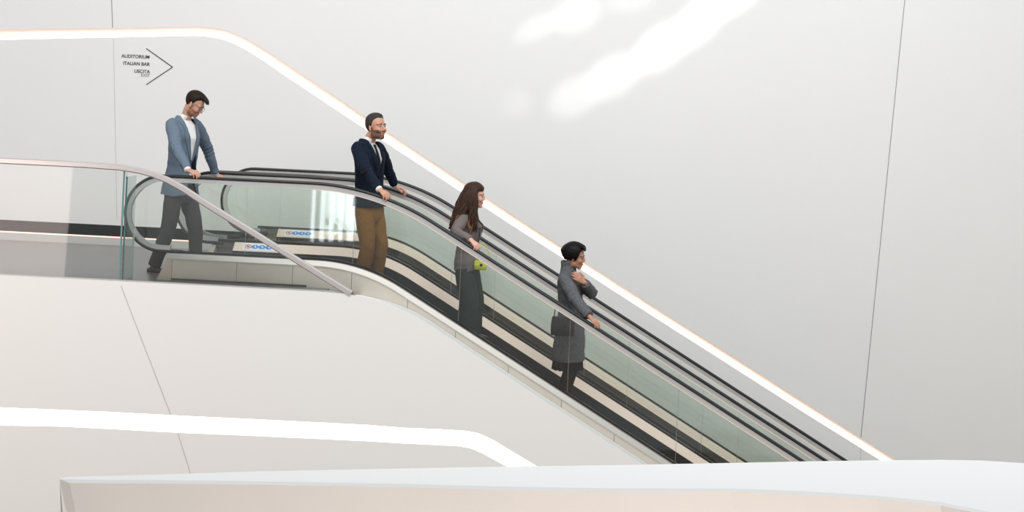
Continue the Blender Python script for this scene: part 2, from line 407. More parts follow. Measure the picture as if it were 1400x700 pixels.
print('front top z at start', fz[0], P(0, 380, YF).z, P(165, 387, YF).z, P(480, 402, YF).z)
band_wall('wall_front', YF, low2, up2, ftop, -6.0, [((165.5, 391), (233.5, 567), .008, 3), ((243.5, 593), (262, 652), .008, 3)],
    M['front'], .05, 1.0, 'light_strip', M['glowl'], 'broad white light strip low on the front wall under the landing', xmax=6.5)
# top cap of the front wall along the incline
bm = bmesh.new(); xs = cols(fz[0][0] - .02, 6.4)
rings = [[V((x, YF + .002, ftop(x) - .03)), V((x, YF + .002, ftop(x) - .006)), V((x, YF + .010, ftop(x) + .001)), V((x, -.118, fback(x))), V((x, -.118, fback(x) - .4)), V((x, YF + .02, ftop(x) - .4))] for x in xs]
loft(bm, rings); tag(obj('trim_1', bm, M['para']), kind='structure')

# upper floor slab, kerb, recess
XF = XS - .95
bm = bmesh.new(); box(bm, (-9, YF + .002, -.35), (XF, 4.4, 0)); box(bm, (XF, YF + .002, -.35), (fz[0][0] - .09, -.125, min(0, ftop(fz[0][0]) + .0))); box(bm, (XF, YF + .002, -.34), (fz[0][0] - .33, -.124, 0))
for (a, b) in (((30, 385), (170, 340)), ((100, 388), (180, 366))):
    p, q = PZ(*a, 0), PZ(*b, 0); d = V((0, .004, 0)); z = V((0, 0, .001))
    bm.faces.new([bm.verts.new(w) for w in (p - d + z, q - d + z, q + d + z, p + d + z)]).material_index = 1
tag(obj('floor_landing', bm, [M['floor'], M['joint']]), kind='structure')
bm = bmesh.new(); box(bm, (-9, 3.2, 0), (xb, 3.32, .09)); tag(obj('trim_2', bm, M['alu']), kind='structure')
bm = bmesh.new(); box(bm, (-9, 3.205, .091), (xb, 3.235, .103)); tag(obj('light_strip', bm, M['kline']), 'thin orange light line on top of the low kerb at the landing floor', 'light')
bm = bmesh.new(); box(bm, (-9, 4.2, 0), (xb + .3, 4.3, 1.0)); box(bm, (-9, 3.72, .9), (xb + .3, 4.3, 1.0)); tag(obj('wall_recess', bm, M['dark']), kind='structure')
bm = bmesh.new(); box(bm, (-14, -22, -6.1), (14, 5, -6)); tag(obj('floor_lower', bm, M['lower']), kind='structure')

# foreground parapet
zpz = .42
fe = [(82, 655.5), (95, 656.5), (120, 656.8), (200, 657.2), (350, 659), (550, 662.5), (700, 666.5), (850, 668.8), (1000, 668.8), (1100, 672.5), (1200, 678.8), (1286, 687.5), (1343, 699), (1400, 714), (1460, 735)]
re = [(82, 653.5), (95, 651), (120, 650), (200, 648.3), (350, 643.5), (550, 639.5), (700, 636.8), (850, 634.8), (1000, 632), (1100, 630), (1200, 628.5), (1286, 627.8), (1343, 628.8), (1400, 632.5), (1460, 640)]
A = [PZ(x, y, zpz) for x, y in fe]; B = [PZ(x, y, zpz) for x, y in re]
bm = bmesh.new(); rings = []
for a, b in zip(A, B):
    k = (b - a); kk = k.normalized() if k.length > 1e-4 else V((0, 1, 0)); e = min(.012, k.length * .2)
    und = V((.20, .18, -1.0)) * 1.6
    rings.append([a + kk * e, a + V((0, 0, -.010)), a + und, a + und + V((0, 0, -1.5)), b + V((.24, 0, -3.1)), b + V((0, 0, -.012)), b - kk * e])
loft(bm, rings)
o = obj('wall_parapet', bm, M['para']); tag(o, kind='structure'); 

# ------------------------------------------------------------------ guard balustrade on the landing edge
YG = -.40
g = thing('glass_balustrade', 'clear glass guard with pearl grey top rail at the landing edge, left of the escalators', 'balustrade', (P(165, 387, YG).x, YG, 0))
ginv = Matrix.Translation(-g.location)
rail = [(-330, 205), (-150, 211.5), (0, 219.5), (60, 222.5), (120, 225.5), (165, 229), (190, 233), (210, 238.5), (230, 246.5), (250, 257.5), (280, 277.5), (320, 302.5), (360, 327), (400, 352), (440, 377), (480, 401.7)]
rp = [P(x, y, YG) for x, y in rail]
bm = bmesh.new(); sweep(bm, rp, [(-.03, -.020), (-.018, -.030), (.018, -.030), (.03, -.020), (.03, .020), (.018, .030), (-.018, .030), (-.03, .020)])
obj('top_rail', bm, M['guard'], g, False, ginv)
def gz(x): return interp([(p.x, p.z) for p in rp], x)
def gpanel(xa, xb_):
    bm = bmesh.new(); xs = [xa] + [p.x for p in rp if xa + .01 < p.x < xb_ - .01] + [xb_]
    loft(bm, [[V((x, YG - .008, .0)), V((x, YG + .008, .0)), V((x, YG + .008, max(.01, gz(x) - .02))), V((x, YG - .008, max(.01, gz(x) - .02)))] for x in xs])
    obj('glass_panel', bm, M['gglass'], g, False, ginv)
xj = P(168.5, 300, YG).x
gpanel(-9, -6.6); gpanel(-6.59, xj - .012); gpanel(xj + .012, rp[-1].x - .03)
bm = bmesh.new(); box(bm, (xj - .018, YG - .009, 0), (xj - .004, YG + .009, gz(xj) - .02)); q = obj('glass_edge', bm, M['gedge'], g, False, ginv)
bm = bmesh.new(); box(bm, (-9, YG - .012, -.004), (rp[-1].x, YG + .012, .012)); obj('base_channel', bm, M['alu'], g, False, ginv)
g2 = thing('glass_screen', 'narrow upright glass pane closing the gap beside the first newel of the near escalator', 'glass pane', (xj + .01, YG + .02, 0))
ginv2 = Matrix.Translation(-g2.location)
bm = bmesh.new(); box(bm, (xj + .006, YG + .030, 0), (xj + .014, -.06, 1.02)); obj('pane', bm, M['pane'], g2, False, ginv2)
bm = bmesh.new(); box(bm, (xj + .002, -.059, 0), (xj + .018, -.053, .42)); obj('rear_edge', bm, M['gedgel'], g2, False, ginv2)
bm = bmesh.new(); box(bm, (xj + .002, YG + .0205, 0), (xj + .018, YG + .028, 1.02)); obj('front_edge', bm, M['gedge'], g2, False, ginv2)

# ------------------------------------------------------------------ wall sign
ys = YW - .004
sg = thing('wall_sign', 'black wall lettering with a large chevron arrow pointing right, upper left wall', 'sign', P(204, 117, ys))
sinv = Matrix.Translation(-sg.location)
bm = bmesh.new()
pa, pb, pc = P(200, 66.3, ys), P(235.8, 91.8, ys), P(200.3, 115.5, ys)
for a, b in ((pa, pb), (pb, pc)):
    d = (b - a).normalized(); n = V((-d.z, 0, d.x)) * .0055
    hull4(bm, [a - n, b - n + d * .004, b + n + d * .004, a + n], [q + V((0, .003, 0)) for q in (a - n, b - n + d * .004, b + n + d * .004, a + n)], 0)
obj('chevron', bm, M['ink'], sg, False, sinv)
for txt, x, y, hpx, m, sp in (('AUDITORIUM', 204.6, 80.2, 4.5, 'ink', 1.0), ('ITALIAN BAR', 204.6, 90.0, 4.5, 'ink', 1.0), ('USCITA', 204.8, 100.2, 4.5, 'ink', 1.0), ('EXIT', 204.6, 105.2, 4.2, 'inkl', 1.0)):
    cu = bpy.data.curves.new(txt.lower(), 'FONT'); cu.body = txt; cu.align_x = 'RIGHT'; cu.size = hpx / 111 / .70; cu.extrude = .001; cu.space_character = sp
    if m == 'ink': cu.offset = .0008
    cu.materials.append(M[m])
    t = bpy.data.objects.new('tmp', cu); C.objects.link(t)
    me = bpy.data.meshes.new_from_object(t.evaluated_get(bpy.context.evaluated_depsgraph_get())); bpy.data.objects.remove(t)
    if not me.materials: me.materials.append(M[m])
    t = link('lettering', me, None, sg); t.location = P(x, y, ys) - sg.location; t.rotation_euler = (R(90), 0, 0)

# ------------------------------------------------------------------ windows behind the camera (daylight side of the hall)
YB = -29.0
def mir(x, y):
    p = P(x, y, 0); d = p - CAM; q = p + d * ((-YB) / d.y); return V((q.x, YB, q.z))
wroot_x = [(424, 432), (436, 446), (449, 459), (462, 471), (474, 486)]
for i, (xa, xb_) in enumerate(wroot_x):
    a = mir(xa, 330); b = mir(xb_, 252)
    bm = bmesh.new(); box(bm, (a.x, YB - .05, a.z), (b.x, YB, b.z))
    w = obj('window_%d' % (i + 1), bm, M['wing']); tag(w, kind='structure')

# ------------------------------------------------------------------ people
DG = None
def lerp(a, b, t): return a + (b - a) * t
def ell(bm, c, r, rot=None, n=14):
    m = Matrix.Translation(c) @ (rot.to_4x4() if rot else Matrix()) @ Matrix.Diagonal((*r, 1))
    bmesh.ops.create_uvsphere(bm, u_segments=n, v_segments=n - 4, radius=1, matrix=m)
def tube(bm, pts, rad, side=None, n=12, sub=3, capr=True):
    """round or elliptical limb through pts; rad = r or (r_side, r_other)"""
    P_, R_ = [], []
    rad = [(r, r) if not isinstance(r, tuple) else r for r in rad]
    for i in range(len(pts) - 1):                      # Catmull-Rom
        p0 = pts[max(0, i-1)]; p1 = pts[i]; p2 = pts[i+1]; p3 = pts[min(len(pts)-1, i+2)]
        for k in range(sub):
            t = k / sub
            P_.append(.5 * ((2*p1) + (p2-p0)*t + (2*p0-5*p1+4*p2-p3)*t*t + (3*p1-p0-3*p2+p3)*t**3))
            R_.append((lerp(rad[i][0], rad[i+1][0], t), lerp(rad[i][1], rad[i+1][1], t)))
    P_.append(pts[-1]); R_.append(rad[-1])
    rings = []; prev = side
    for i, p in enumerate(P_):
        t = (P_[min(len(P_)-1, i+1)] - P_[max(0, i-1)]).normalized()
        if prev is None: prev = t.cross(V((0.3, 1, .2))).normalized()
        s = (prev - t * prev.dot(t)).normalized(); u = t.cross(s); 
        if side is None: prev = s
        a, b = R_[i]
        rings.append([p + s * (a * math.cos(2*math.pi*k/n)) + u * (b * math.sin(2*math.pi*k/n)) for k in range(n)])
    if capr:                                          # rounded ends
        for end in (0, -1):
            c = P_[end]; t = (P_[1] - P_[0]).normalized() * -1 if end == 0 else (P_[-1] - P_[-2]).normalized()
            rr = rings[end]; r = min(R_[end])
            extra = [[c + t * (r * math.sin(R(a))) + (q - c) * math.cos(R(a)) for q in rr] for a in (30, 60, 82)]
            rings = (extra[::-1] + rings) if end == 0 else (rings + extra)
    loft(bm, rings)
def fuse(bm, voxel, smooth=2, disp=None):
    """one continuous surface from overlapping volumes"""
    bmesh.ops.recalc_face_normals(bm, faces=bm.faces)
    me = bpy.data.meshes.new('tmp'); bm.to_mesh(me); bm.free()
    o = bpy.data.objects.new('tmp', me); C.objects.link(o)
    m = o.modifiers.new('r', 'REMESH'); m.mode = 'VOXEL'; m.voxel_size = voxel
    if smooth:
        s = o.modifiers.new('s', 'SMOOTH'); s.iterations = smooth; s.factor = .5
    dg = bpy.context.evaluated_depsgraph_get(); dg.update()
    out = bpy.data.meshes.new_from_object(o.evaluated_get(dg))
    bpy.data.objects.remove(o); bpy.data.meshes.remove(me)
    b = bmesh.new(); b.from_mesh(out); bpy.data.meshes.remove(out)
    if disp:
        b.normal_update()
        mv = [(v, v.normal * disp(v.co, v.normal)) for v in b.verts]
        for v, d in mv: v.co += d
    return b
def keep(b, pred):
    """drop the faces whose centre fails the test"""
    b.normal_update()
    dead = [f for f in b.faces if not pred(f.calc_center_median(), f.normal)]
    bmesh.ops.delete(b, geom=dead, context='FACES')
    for _ in range(8):
        nb_ = {}
        for e in b.edges:
            if e.is_boundary:
                for u, w in (tuple(e.verts), tuple(e.verts)[::-1]): nb_.setdefault(u, []).append(w)
        new = {v: v.co * .4 + sum((w.co for w in ws), V()) * (.6 / len(ws)) for v, ws in nb_.items() if len(ws) == 2}
        for v, c in new.items(): v.co = c
    return b
def peel(b, pred, off):
    c = b.copy(); c.normal_update()
    mv = [(v, v.normal.copy()) for v in c.verts]
    keep(c, pred)
    for v, n in mv:
        if v.is_valid: v.co += n * off
    return c
def solid(b, th):
    b.normal_update()
    mv = [(v.index, v.co - v.normal * th) for v in b.verts]; b.verts.index_update()
    vs = list(b.verts); nrm = [v.normal.copy() for v in vs]
    new = [b.verts.new(v.co - n * th) for v, n in zip(vs, nrm)]
    idx = {v: i for i, v in enumerate(vs)}
    fs = list(b.faces); be = [e for e in b.edges if e.is_boundary]
    for f in fs: b.faces.new([new[idx[v]] for v in reversed(f.verts)])
    for e in be:
        a, c = e.verts
        try: b.faces.new((a, c, new[idx[c]], new[idx[a]]))
        except ValueError: pass
    return b
def ik(S, Wp, l1, l2, hint):
    d = Wp - S; L = d.length
    if L > (l1 + l2) * .995: k = L / ((l1 + l2) * .995); l1 *= k; l2 *= k
    a = (l1*l1 - l2*l2 + L*L) / (2*L); h = math.sqrt(max(0, l1*l1 - a*a)); u = d.normalized()
    n = (hint - u * hint.dot(u)).normalized(); return S + u * a + n * h
def hand(bm, W_, F, N, thumb, curl, size=1.0, spread=.05, split=None):
    """wrist point, finger direction, back-of-hand normal, thumb side vector, (c1,c2,c3) curls in degrees"""
    F = F.normalized(); N = (N - F * N.dot(F)).normalized(); S = F.cross(N)
    if S.dot(thumb) < 0: S = -S                        # S points to the thumb side
    s = size
    palm = W_ + F * .05 * s
    rot = Matrix((F, S, N)).transposed()
    ell(bm, W_ + F * .035 * s, (.045 * s, .033 * s, .017 * s), rot); ell(bm, W_ + F * .065 * s, (.034 * s, .041 * s, .014 * s), rot)
    ell(bm, W_ + F * .005 * s, (.03 * s, .028 * s, .02 * s), rot)
    L = (.074, .082, .076, .060)
    for i in range(4):
        off = (.0325, .011, -.0105, -.031)[i] * s
        b = W_ + F * (.085, .09, .086, .077)[i] * s + S * off - N * .002
        c = curl[i] if isinstance(curl[0], tuple) else curl
        pts = [b - F * .02 * s]; d = (F + S * (off * spread * 30)).normalized(); p = b; pts.append(p)
        ang = 0
        for k, fr in enumerate((.45, .31, .24)):
            ang += R(c[k]); dd = d * math.cos(ang) - N * math.sin(ang)
            p = p + dd * L[i] * fr * s; pts.append(p)
        rr = (.0100, .0098, .0094, .0084)[i] * s
        tube(bm, pts, [rr, rr, rr * .95, rr * .88, rr * .74], n=10, sub=2)
    t0 = W_ + F * .022 * s + S * .024 * s - N * .006 * s
    t1 = t0 + (F * .55 + S * .75 - N * .25).normalized() * .038 * s
    t2 = t1 + (F * .85 + S * .30 - N * .35).normalized() * .032 * s
    t3 = t2 + (F * .9 + S * .02 - N * .45).normalized() * .026 * s
    tube(bm, [t0, t1, t2, t3], [.016 * s, .012 * s, .0105 * s, .008 * s], n=10, sub=2)
def head_blobs(bm, Mh, s=1.0, fem=False):
    def E(c, r, rot=None):
        rr = Mh.to_3x3().normalized()
        if rot is not None: rr = rr @ rot
        ell(bm, Mh @ (V(c) * s), tuple(q * s for q in r), rr, 18)
    E((-.014, 0, .036), (.096, .074, .084)); E((.034, 0, -.022), (.054, .058, .080)); E((.010, 0, .03), (.075, .066, .075))
    jw = .046 if fem else .053
    E((.030, 0, -.076), (.050, jw, .034)); E((.066, 0, -.098), (.022, .022 if fem else .027, .019))
    for sgn in (-1, 1):
        E((.060, sgn * .034, -.030), (.028, .024, .026)); E((.070, sgn * .030, .024), (.018, .028, .010))
        E((.0, sgn * .040, -.066), (.042, .022, .034))
        E((-.006, sgn * .077, -.012), (.017, .008, .031), Matrix.Rotation(sgn * .35, 3, 'Z') @ Matrix.Rotation(-.2, 3, 'Y'))
        E((.092 if fem else .098, sgn * .010, -.035), (.010, .009, .008))
    def T(pts, rad): tube(bm, [Mh @ (V(p) * s) for p in pts], [r * s for r in rad], n=10)
    T([(.076, 0, .020), (.092, 0, .0), (.100 if fem else .107, 0, -.025)], [.010, .0095, .0125 if not fem else .0105])
    E((.083, 0, -.058), (.012, .024, .010)); E((.083, 0, -.072), (.010, .020, .008)); E((.080, 0, -.086), (.010, .018, .010))
def face_details(Mh, s, parent, inv, skin_parent, brow_m, iris=True, lids=.6, browr=.0030):
    rr = Mh.to_3x3().normalized()
    for sgn in (-1, 1):
        bm = bmesh.new(); ell(bm, Mh @ (V((.070, sgn * .031, .002)) * s), (.0128 * s,) * 3, rr, 14)
        e = obj('eye', bm, M['eyew'] if iris else skin_parent, parent, True, inv)
        bm = bmesh.new(); ell(bm, Mh @ (V((.0795, sgn * .0315, .001)) * s), (.0055 * s, .0068 * s, .0068 * s), rr, 12)
        obj('iris', bm, M['eyed'] if iris else skin_parent, e, True, inv)
        bm = bmesh.new(); tube(bm, [Mh @ (V(p) * s) for p in ((.0865, sgn * .012, .021), (.0870, sgn * .030, .027), (.072, sgn * .052, .021))], [browr * s, browr * 1.1 * s, browr * .6 * s], n=8)
        obj('eyebrow', bm, brow_m, parent, True, inv)
        bm = bmesh.new(); tube(bm, [Mh @ (V(p) * s) for p in ((.0795, sgn * .018, .007), (.0835, sgn * .031, .0115), (.073, sgn * .047, .006))], [.0026 * s, .0034 * s, .0022 * s], n=8)
        obj('eyelid', bm, skin_parent, parent, True, inv)
        bm = bmesh.new(); q = -.003 if not iris else .0085
        tube(bm, [Mh @ (V(p) * s) for p in ((.0790, sgn * .019, q - .003), (.0835, sgn * .031, q), (.0745, sgn * .046, q - .004))], [.0012 * s, .0016 * s, .0012 * s], n=6)
        obj('eyelashes', bm, M['eyed'], parent, True, inv)
    bm = bmesh.new()
    ell(bm, Mh @ (V((.0915, 0, -.0600)) * s), (.0060 * s, .0215 * s, .0042 * s), rr); ell(bm, Mh @ (V((.0900, 0, -.0680)) * s), (.0062 * s, .018 * s, .0050 * s), rr)
    obj('lips', bm, M['lip'], parent, True, inv)
def shell_hair(Mh, s, lim, thick, nu=96, nv=64, c0=(-.014, 0, .036), r0=(.096, .076, .084), wig=.003):
    """hair shell: lim(az)=lowest elevation covered, thick(az, el)=thickness; az 0 = forehead"""
    bm = bmesh.new(); rings = []
    for j in range(nv + 1):
        el = R(90) - R(165) * j / nv; ring = []
        for i in range(nu):
            az = 2 * math.pi * i / nu; azd = math.degrees(az if az <= math.pi else az - 2*math.pi)
            d = V((math.cos(el) * math.cos(az), math.cos(el) * math.sin(az), math.sin(el)))
            eld = math.degrees(el); k = (eld - lim(azd)); kt = max(.25, min(1, k / 22)); k = max(-1, min(1, k / 5.0)); k = k * .5 + .5; k = k*k*(3-2*k)
            t = .004 + thick(azd, eld) * kt * 1.0
            w = noise.noise(V((d.x * 3, d.y * 9, d.z * 2)) * 4) * wig + noise.noise(d * 26) * wig * .5
            t = lerp(-.020, t + w * kt, k)
            p = V((c0[0] + d.x * (r0[0] + t), c0[1] + d.y * (r0[1] + t), c0[2] + d.z * (r0[2] + t)))
            ring.append(Mh @ (p * s))
        rings.append(ring)
    loft(bm, rings); return bm
def frame(pos, yaw, pitch=0, roll=0):
    return Matrix.Translation(pos) @ Matrix.Rotation(yaw, 4, 'Z') @ Matrix.Rotation(pitch, 4, 'Y') @ Matrix.Rotation(roll, 4, 'X')
def shoe(bm, ankle, toe_dir, zf, L=.27, w=.047, heel=0):
    f = V((toe_dir.x, toe_dir.y, 0)).normalized(); sd = V((-f.y, f.x, 0)); a = V((ankle.x, ankle.y, zf))
    pts = [a - f * L * .25, a - f * L * .12, a + f * L * .1, a + f * L * .35, a + f * L * .6, a + f * L * .73]
    wid = (.55, .72, .75, .95, .85, .35); hei = (.045, .055, .062, .045, .033, .022)
    rings = []
    for p, ww, h in zip(pts, wid, hei):
        b = p + V((0, 0, .012 + heel * (1 if ww < .8 and p.dot(f) < a.dot(f) + .05 else .3)))
        rings.append([b + sd * (w * ww * math.cos(2*math.pi*k/14)) + V((0, 0, max(-.012, h * .5 + h * .62 * math.sin(2*math.pi*k/14) - .012))) for k in range(14)])
    loft(bm, rings)
    tube(bm, [a + V((0, 0, .04)), a + V((0, 0, .10))], [.045, .042])
def folds(sc_=9, amp=.006, ax=(1, 1, 1), seed=0):
    def f(p, n):
        q = V((p.x * ax[0], p.y * ax[1], p.z * ax[2])) * sc_ + V((seed, seed * 2, 0))
        return noise.noise(q) * amp + noise.noise(q * 2.3) * amp * .45
    return f
def torso(bm, spine, radii, fwd):
    """spine points bottom to top, radii (width, depth)"""
    side = V((-fwd.y, fwd.x, 0)); n = 28; rings = []
    for (p, (w, d)) in zip(spine, radii):
        ring = []
        for k in range(n):
            a = 2*math.pi*k/n; ca, sa = math.cos(a), math.sin(a); e = .82
            ring.append(p + side * (w * math.copysign(abs(ca)**e, ca)) + fwd * (d * math.copysign(abs(sa)**e, sa)))
        rings.append(ring)
    loft(bm, rings)
def surf_strip(bvh, fwd, pts, off, width, m_name, name, parent, inv, up=V((0, 0, 1)), th=.004, taper=None):
    """ribbon laid on a garment: pts = points in front of it, shot back along -fwd"""
    side = V((-fwd.y, fwd.x, 0)); cen = []
    hits = []
    for i, p in enumerate(pts):
        t = (pts[min(len(pts)-1, i+1)] - pts[max(0, i-1)]).normalized(); n = t.cross(fwd).normalized()
        w = width[i] if isinstance(width, (list, tuple)) else width
        row = []
        for s_ in (-.5, 0, .5):
            q = p + n * w * s_
            h = bvh.ray_cast(q + fwd * .4, -fwd, 1.0)[0]
            if h is None: h = hits[-1][1] if hits else None
            row.append((h if h is not None else q))
        hits.append(row)
    hits = [r for r in hits if r[1] is not None]
    bm = bmesh.new()
    rings = [[q + fwd * off for q in r] + [q + fwd * (off - th) for q in reversed(r)] for r in hits]
    loft(bm, rings); return obj(name, bm, M[m_name], parent, True, inv)

def tread_z(x): 
    xp = XS - 1.05; k = math.floor((x - xp) / .4); return min(0, zstep(xp + .004 + (k + 1) * .4)) if x > xp else 0

def on_rail(px, py, up=.062, y=.02):
    p = P(px, py, 0); return V((p.x, y, zp(ZR, p.x) + up))
def person(d):
    root = thing('person', d['label'], 'person', d['foot'], d['yaw'], None)
    inv = root_inv = (Matrix.Translation(d['foot']) @ Matrix.Rotation(d['yaw'], 4, 'Z')).inverted()
    fwd = V((math.cos(d['yaw']), math.sin(d['yaw']), 0)); side = V((-fwd.y, fwd.x, 0))
    nb, hc = d['neck'], d['head']; Mh = frame(hc, *d['hrot']); hs = d['hs']
    pel = d['pelvis']; fem = d.get('fem', False); tall = nb.z - pel.z
    skin = M[d['skin']]
    wk = d['wide']
    S = [nb - side * wk + V((0, 0, -d['sdrop'])), nb + side * wk + V((0, 0, -d['sdrop']))]    # right, left shoulder
    S = [a + b for a, b in zip(S, d.get('soff', (V(), V())))]
    Wr = d['wrist']
    E = [ik(S[i], Wr[i], d['arm'][0], d['arm'][1], d['ehint'][i]) for i in (0, 1)]
    H = [pel - side * .085 + V((0, 0, -.02)), pel + side * .085 + V((0, 0, -.02))]
    A_ = d['ankle']
    K = [ik(H[i], A_[i], (H[i] - A_[i]).length * d.get('kb', .505), (H[i] - A_[i]).length * d.get('kb', .505), fwd) for i in (0, 1)]
    def sp(t, dx=0): return pel.lerp(nb, t) + fwd * dx
    # ---- body: one continuous mesh
    bm = bmesh.new(); k = d.get('bk', 1)
    torso(bm, [sp(-.10), sp(0), sp(.25), sp(.45), sp(.72, .01), sp(.90), sp(1.0)], [(.10*k, .07*k), (.130*k, .09*k), (.125*k, .09*k), (.125*k, .09*k), (.15*k, .10*k), (.115*k, .07*k), (.05, .05)], fwd)
    tube(bm, [nb + V((0, 0, -.05)), nb + (hc - nb) * .25 + V((0, 0, .0)), Mh @ (V((-.030, 0, -.045)) * hs), Mh @ (V((-.020, 0, .0)) * hs)], [.062 * (.85 if fem else 1), .053 * (.85 if fem else 1), .054 * (.85 if fem else 1), .05], n=16)
    head_blobs(bm, Mh, hs, fem)
    for i in (0, 1):
        tube(bm, [S[i], S[i].lerp(E[i], .5), E[i], E[i].lerp(Wr[i], .5), Wr[i]], [.045, .042, .036, .033, .025], n=12)
        hand(bm, Wr[i], d['hF'][i], d['hN'][i], d['hT'][i], d['curl'][i], .95 if fem else 1.05)
        tube(bm, [H[i], H[i].lerp(K[i], .5), K[i], K[i].lerp(A_[i], .4), A_[i]], [.078, .066, .05, .046, .033], n=14)
        tube(bm, [A_[i], A_[i] + V((0, 0, -.05)), A_[i] + V((0, 0, -.06)) + d['toe'][i] * .12], [.033, .035, .025])
    body = fuse(bm, .0048, 2)
    Mi = Mh.inverted()
    loc = lambda c: (Mi @ c) / hs
    if d.get('beard'):
        mname, pr = d['beard']
        pb = keep(peel(body, lambda c, n: pr(loc(c)), .0022), lambda c, n: True)
        pb = solid(pb, .002)
    o = obj('body', body, skin, root, True, inv)
    if d.get('beard'): obj('beard', pb, M[mname], root, True, inv)
    face_details(Mh, hs, root, inv, skin, M[d['brow']], iris=d.get('eyes', True))
    # ---- trousers / legs
    if d['legs'] == 'trousers':
        bm = bmesh.new(); q = d['tk']
        torso(bm, [pel + V((0, 0, -.15)), pel + V((0, 0, -.10)), pel + V((0, 0, -.03)), pel + V((0, 0, .09))], [(.13*k, .10*k), (.158*k, .118*k), (.168*k, .122*k), (.15*k, .11*k)], fwd)
        for i in (0, 1):
            end = A_[i] + V((0, 0, -.015))
            tube(bm, [H[i], H[i].lerp(K[i], .5), K[i], K[i].lerp(end, .55), end], [q[0], q[1], q[2], q[3], q[4]], n=18, capr=False)
        b = fuse(bm, .009, 3, folds(11, .007, (1, 1, .8), 3))
        obj('trousers', b, M[d['tm']], root, True, inv)
    else:
        bm = bmesh.new()
        for i in (0, 1):
            tube(bm, [H[i], H[i].lerp(K[i], .5), K[i], K[i].lerp(A_[i], .4), A_[i], A_[i] + V((0, 0, -.05))], [.092, .08, .060, .058, .040, .038], n=14)
        obj('tights', fuse(bm, .008, 2), M['tights'], root, True, inv)
    for i in (0, 1):
        bm = bmesh.new(); shoe(bm, A_[i], d['toe'][i], A_[i].z - .085, L=.25 if fem else .29, w=.042 if fem else .050, heel=.03 if fem else 0)
        obj('shoe', fuse(bm, .006, 1), M[d['shoe']], root, True, inv)
    # ---- shirt
    bm = bmesh.new()
    torso(bm, [sp(-.02), sp(.25, .01), sp(.45, .012), sp(.72, .02), sp(.88, .012), sp(.97, .0)], [(.15*k, .105*k), (.14*k, .105*k), (.14*k, .105*k), (.165*k, .115*k), (.13*k, .085*k), (.07, .065)], fwd)
    sb = fuse(bm, .009, 2, folds(14, .003)); sb.normal_update()
    if d.get('shirtm'): 
        sbvh = BVHTree.FromBMesh(sb); obj('shirt', sb, M[d['shirtm']], root, True, inv)
        if d.get('collar', True):
            bm = bmesh.new(); ax = (hc - nb).normalized(); rings = []
            for (h, r) in ((-.060, .100), (-.035, .085), (.005, .074), (.035, .066), (.040, .064), (.030, .062), (.0, .066)):
                ring = []
                for q in range(27):
                    a = R(22) + R(316) * q / 26; dv = fwd * math.cos(a) + side * math.sin(a)
                    ring.append(nb + ax * (h + .012 - .030 * max(0, math.cos(a))) + dv * r * d.get('ck', 1) + fwd * .004)
                rings.append(ring)
            loft(bm, rings, closed=False, caps=False); obj('shirt_collar', solid(bm, .003), M[d['shirtm']], root, True, inv)
    else: sb.free()
    # ---- jacket or coat
    bm = bmesh.new(); J = d['jacket']
    torso(bm, [pel + V((0, 0, z)) + fwd * f + side * d.get('jside', 0) if z is not None else sp(t, f) for (t, z, f, w_, dd) in J], [(w_*k, dd*k) for (t, z, f, w_, dd) in J], fwd)
    for i in (0, 1):
        a, e, w_ = S[i], E[i], Wr[i]; sl = d['sleeve']; cuff = e.lerp(w_, d.get('cuff', .93))
        tube(bm, [a.lerp(nb, .35) + V((0, 0, -.030)), a + V((0, 0, -.012)), a.lerp(e, .5), e, e.lerp(cuff, .5), cuff], [sl[0] * .80, sl[0] * .86, sl[1], sl[2], sl[3], sl[4]], n=18, capr=False)
    def jd(p, n):
        v = folds(10, .006, (1, 1, 1.6), 5)(p, n)
        for i in (0, 1):                             # creases around the elbows
            r = (p - E[i]).length
            if r < .16: v += .006 * (1 - r / .16) * math.sin((p - S[i]).length * 130 + p.y * 20)
        return v
    jb = fuse(bm, d.get('jv', .0085), 2, jd)
    # opening: V on the chest front plus hem
    top = nb.z - .00; bot = d['vbot']; hw = d['vw']; s0 = d.get('vshift', 0)
    hemz = pel.z + J[0][1]
    def pj(c, n):
        if c.z < hemz + .012 + .02 * noise.noise(c * 5): return False
        if d.get('cuffcut'):
            pass
        rel = c - nb; s_ = rel.dot(side) - s0; f_ = rel.dot(fwd); 
        if n.dot(fwd) > .05 and f_ > -.02:
            ctr = sp((c.z - pel.z) / tall)
            if (c - ctr).dot(fwd) > .02:
                if c.z > bot and abs(s_) < hw * ((c.z - bot) / (top - bot)) ** .9: return False
                vb2 = d.get('vopen2')
                if vb2 and c.z < vb2[0] and abs(s_) < vb2[1] * (vb2[0] - c.z) / .25: return False
        if c.z > nb.z + d.get('jtop', .022): return False
        if (c - nb).length < d.get('neckhole', .0): return False
        return True
    keep(jb, pj); jb.normal_update()
    bvh = BVHTree.FromBMesh(jb)
    jo = obj(d['jname'], solid(jb, .004), M[d['jm']], root, True, inv)
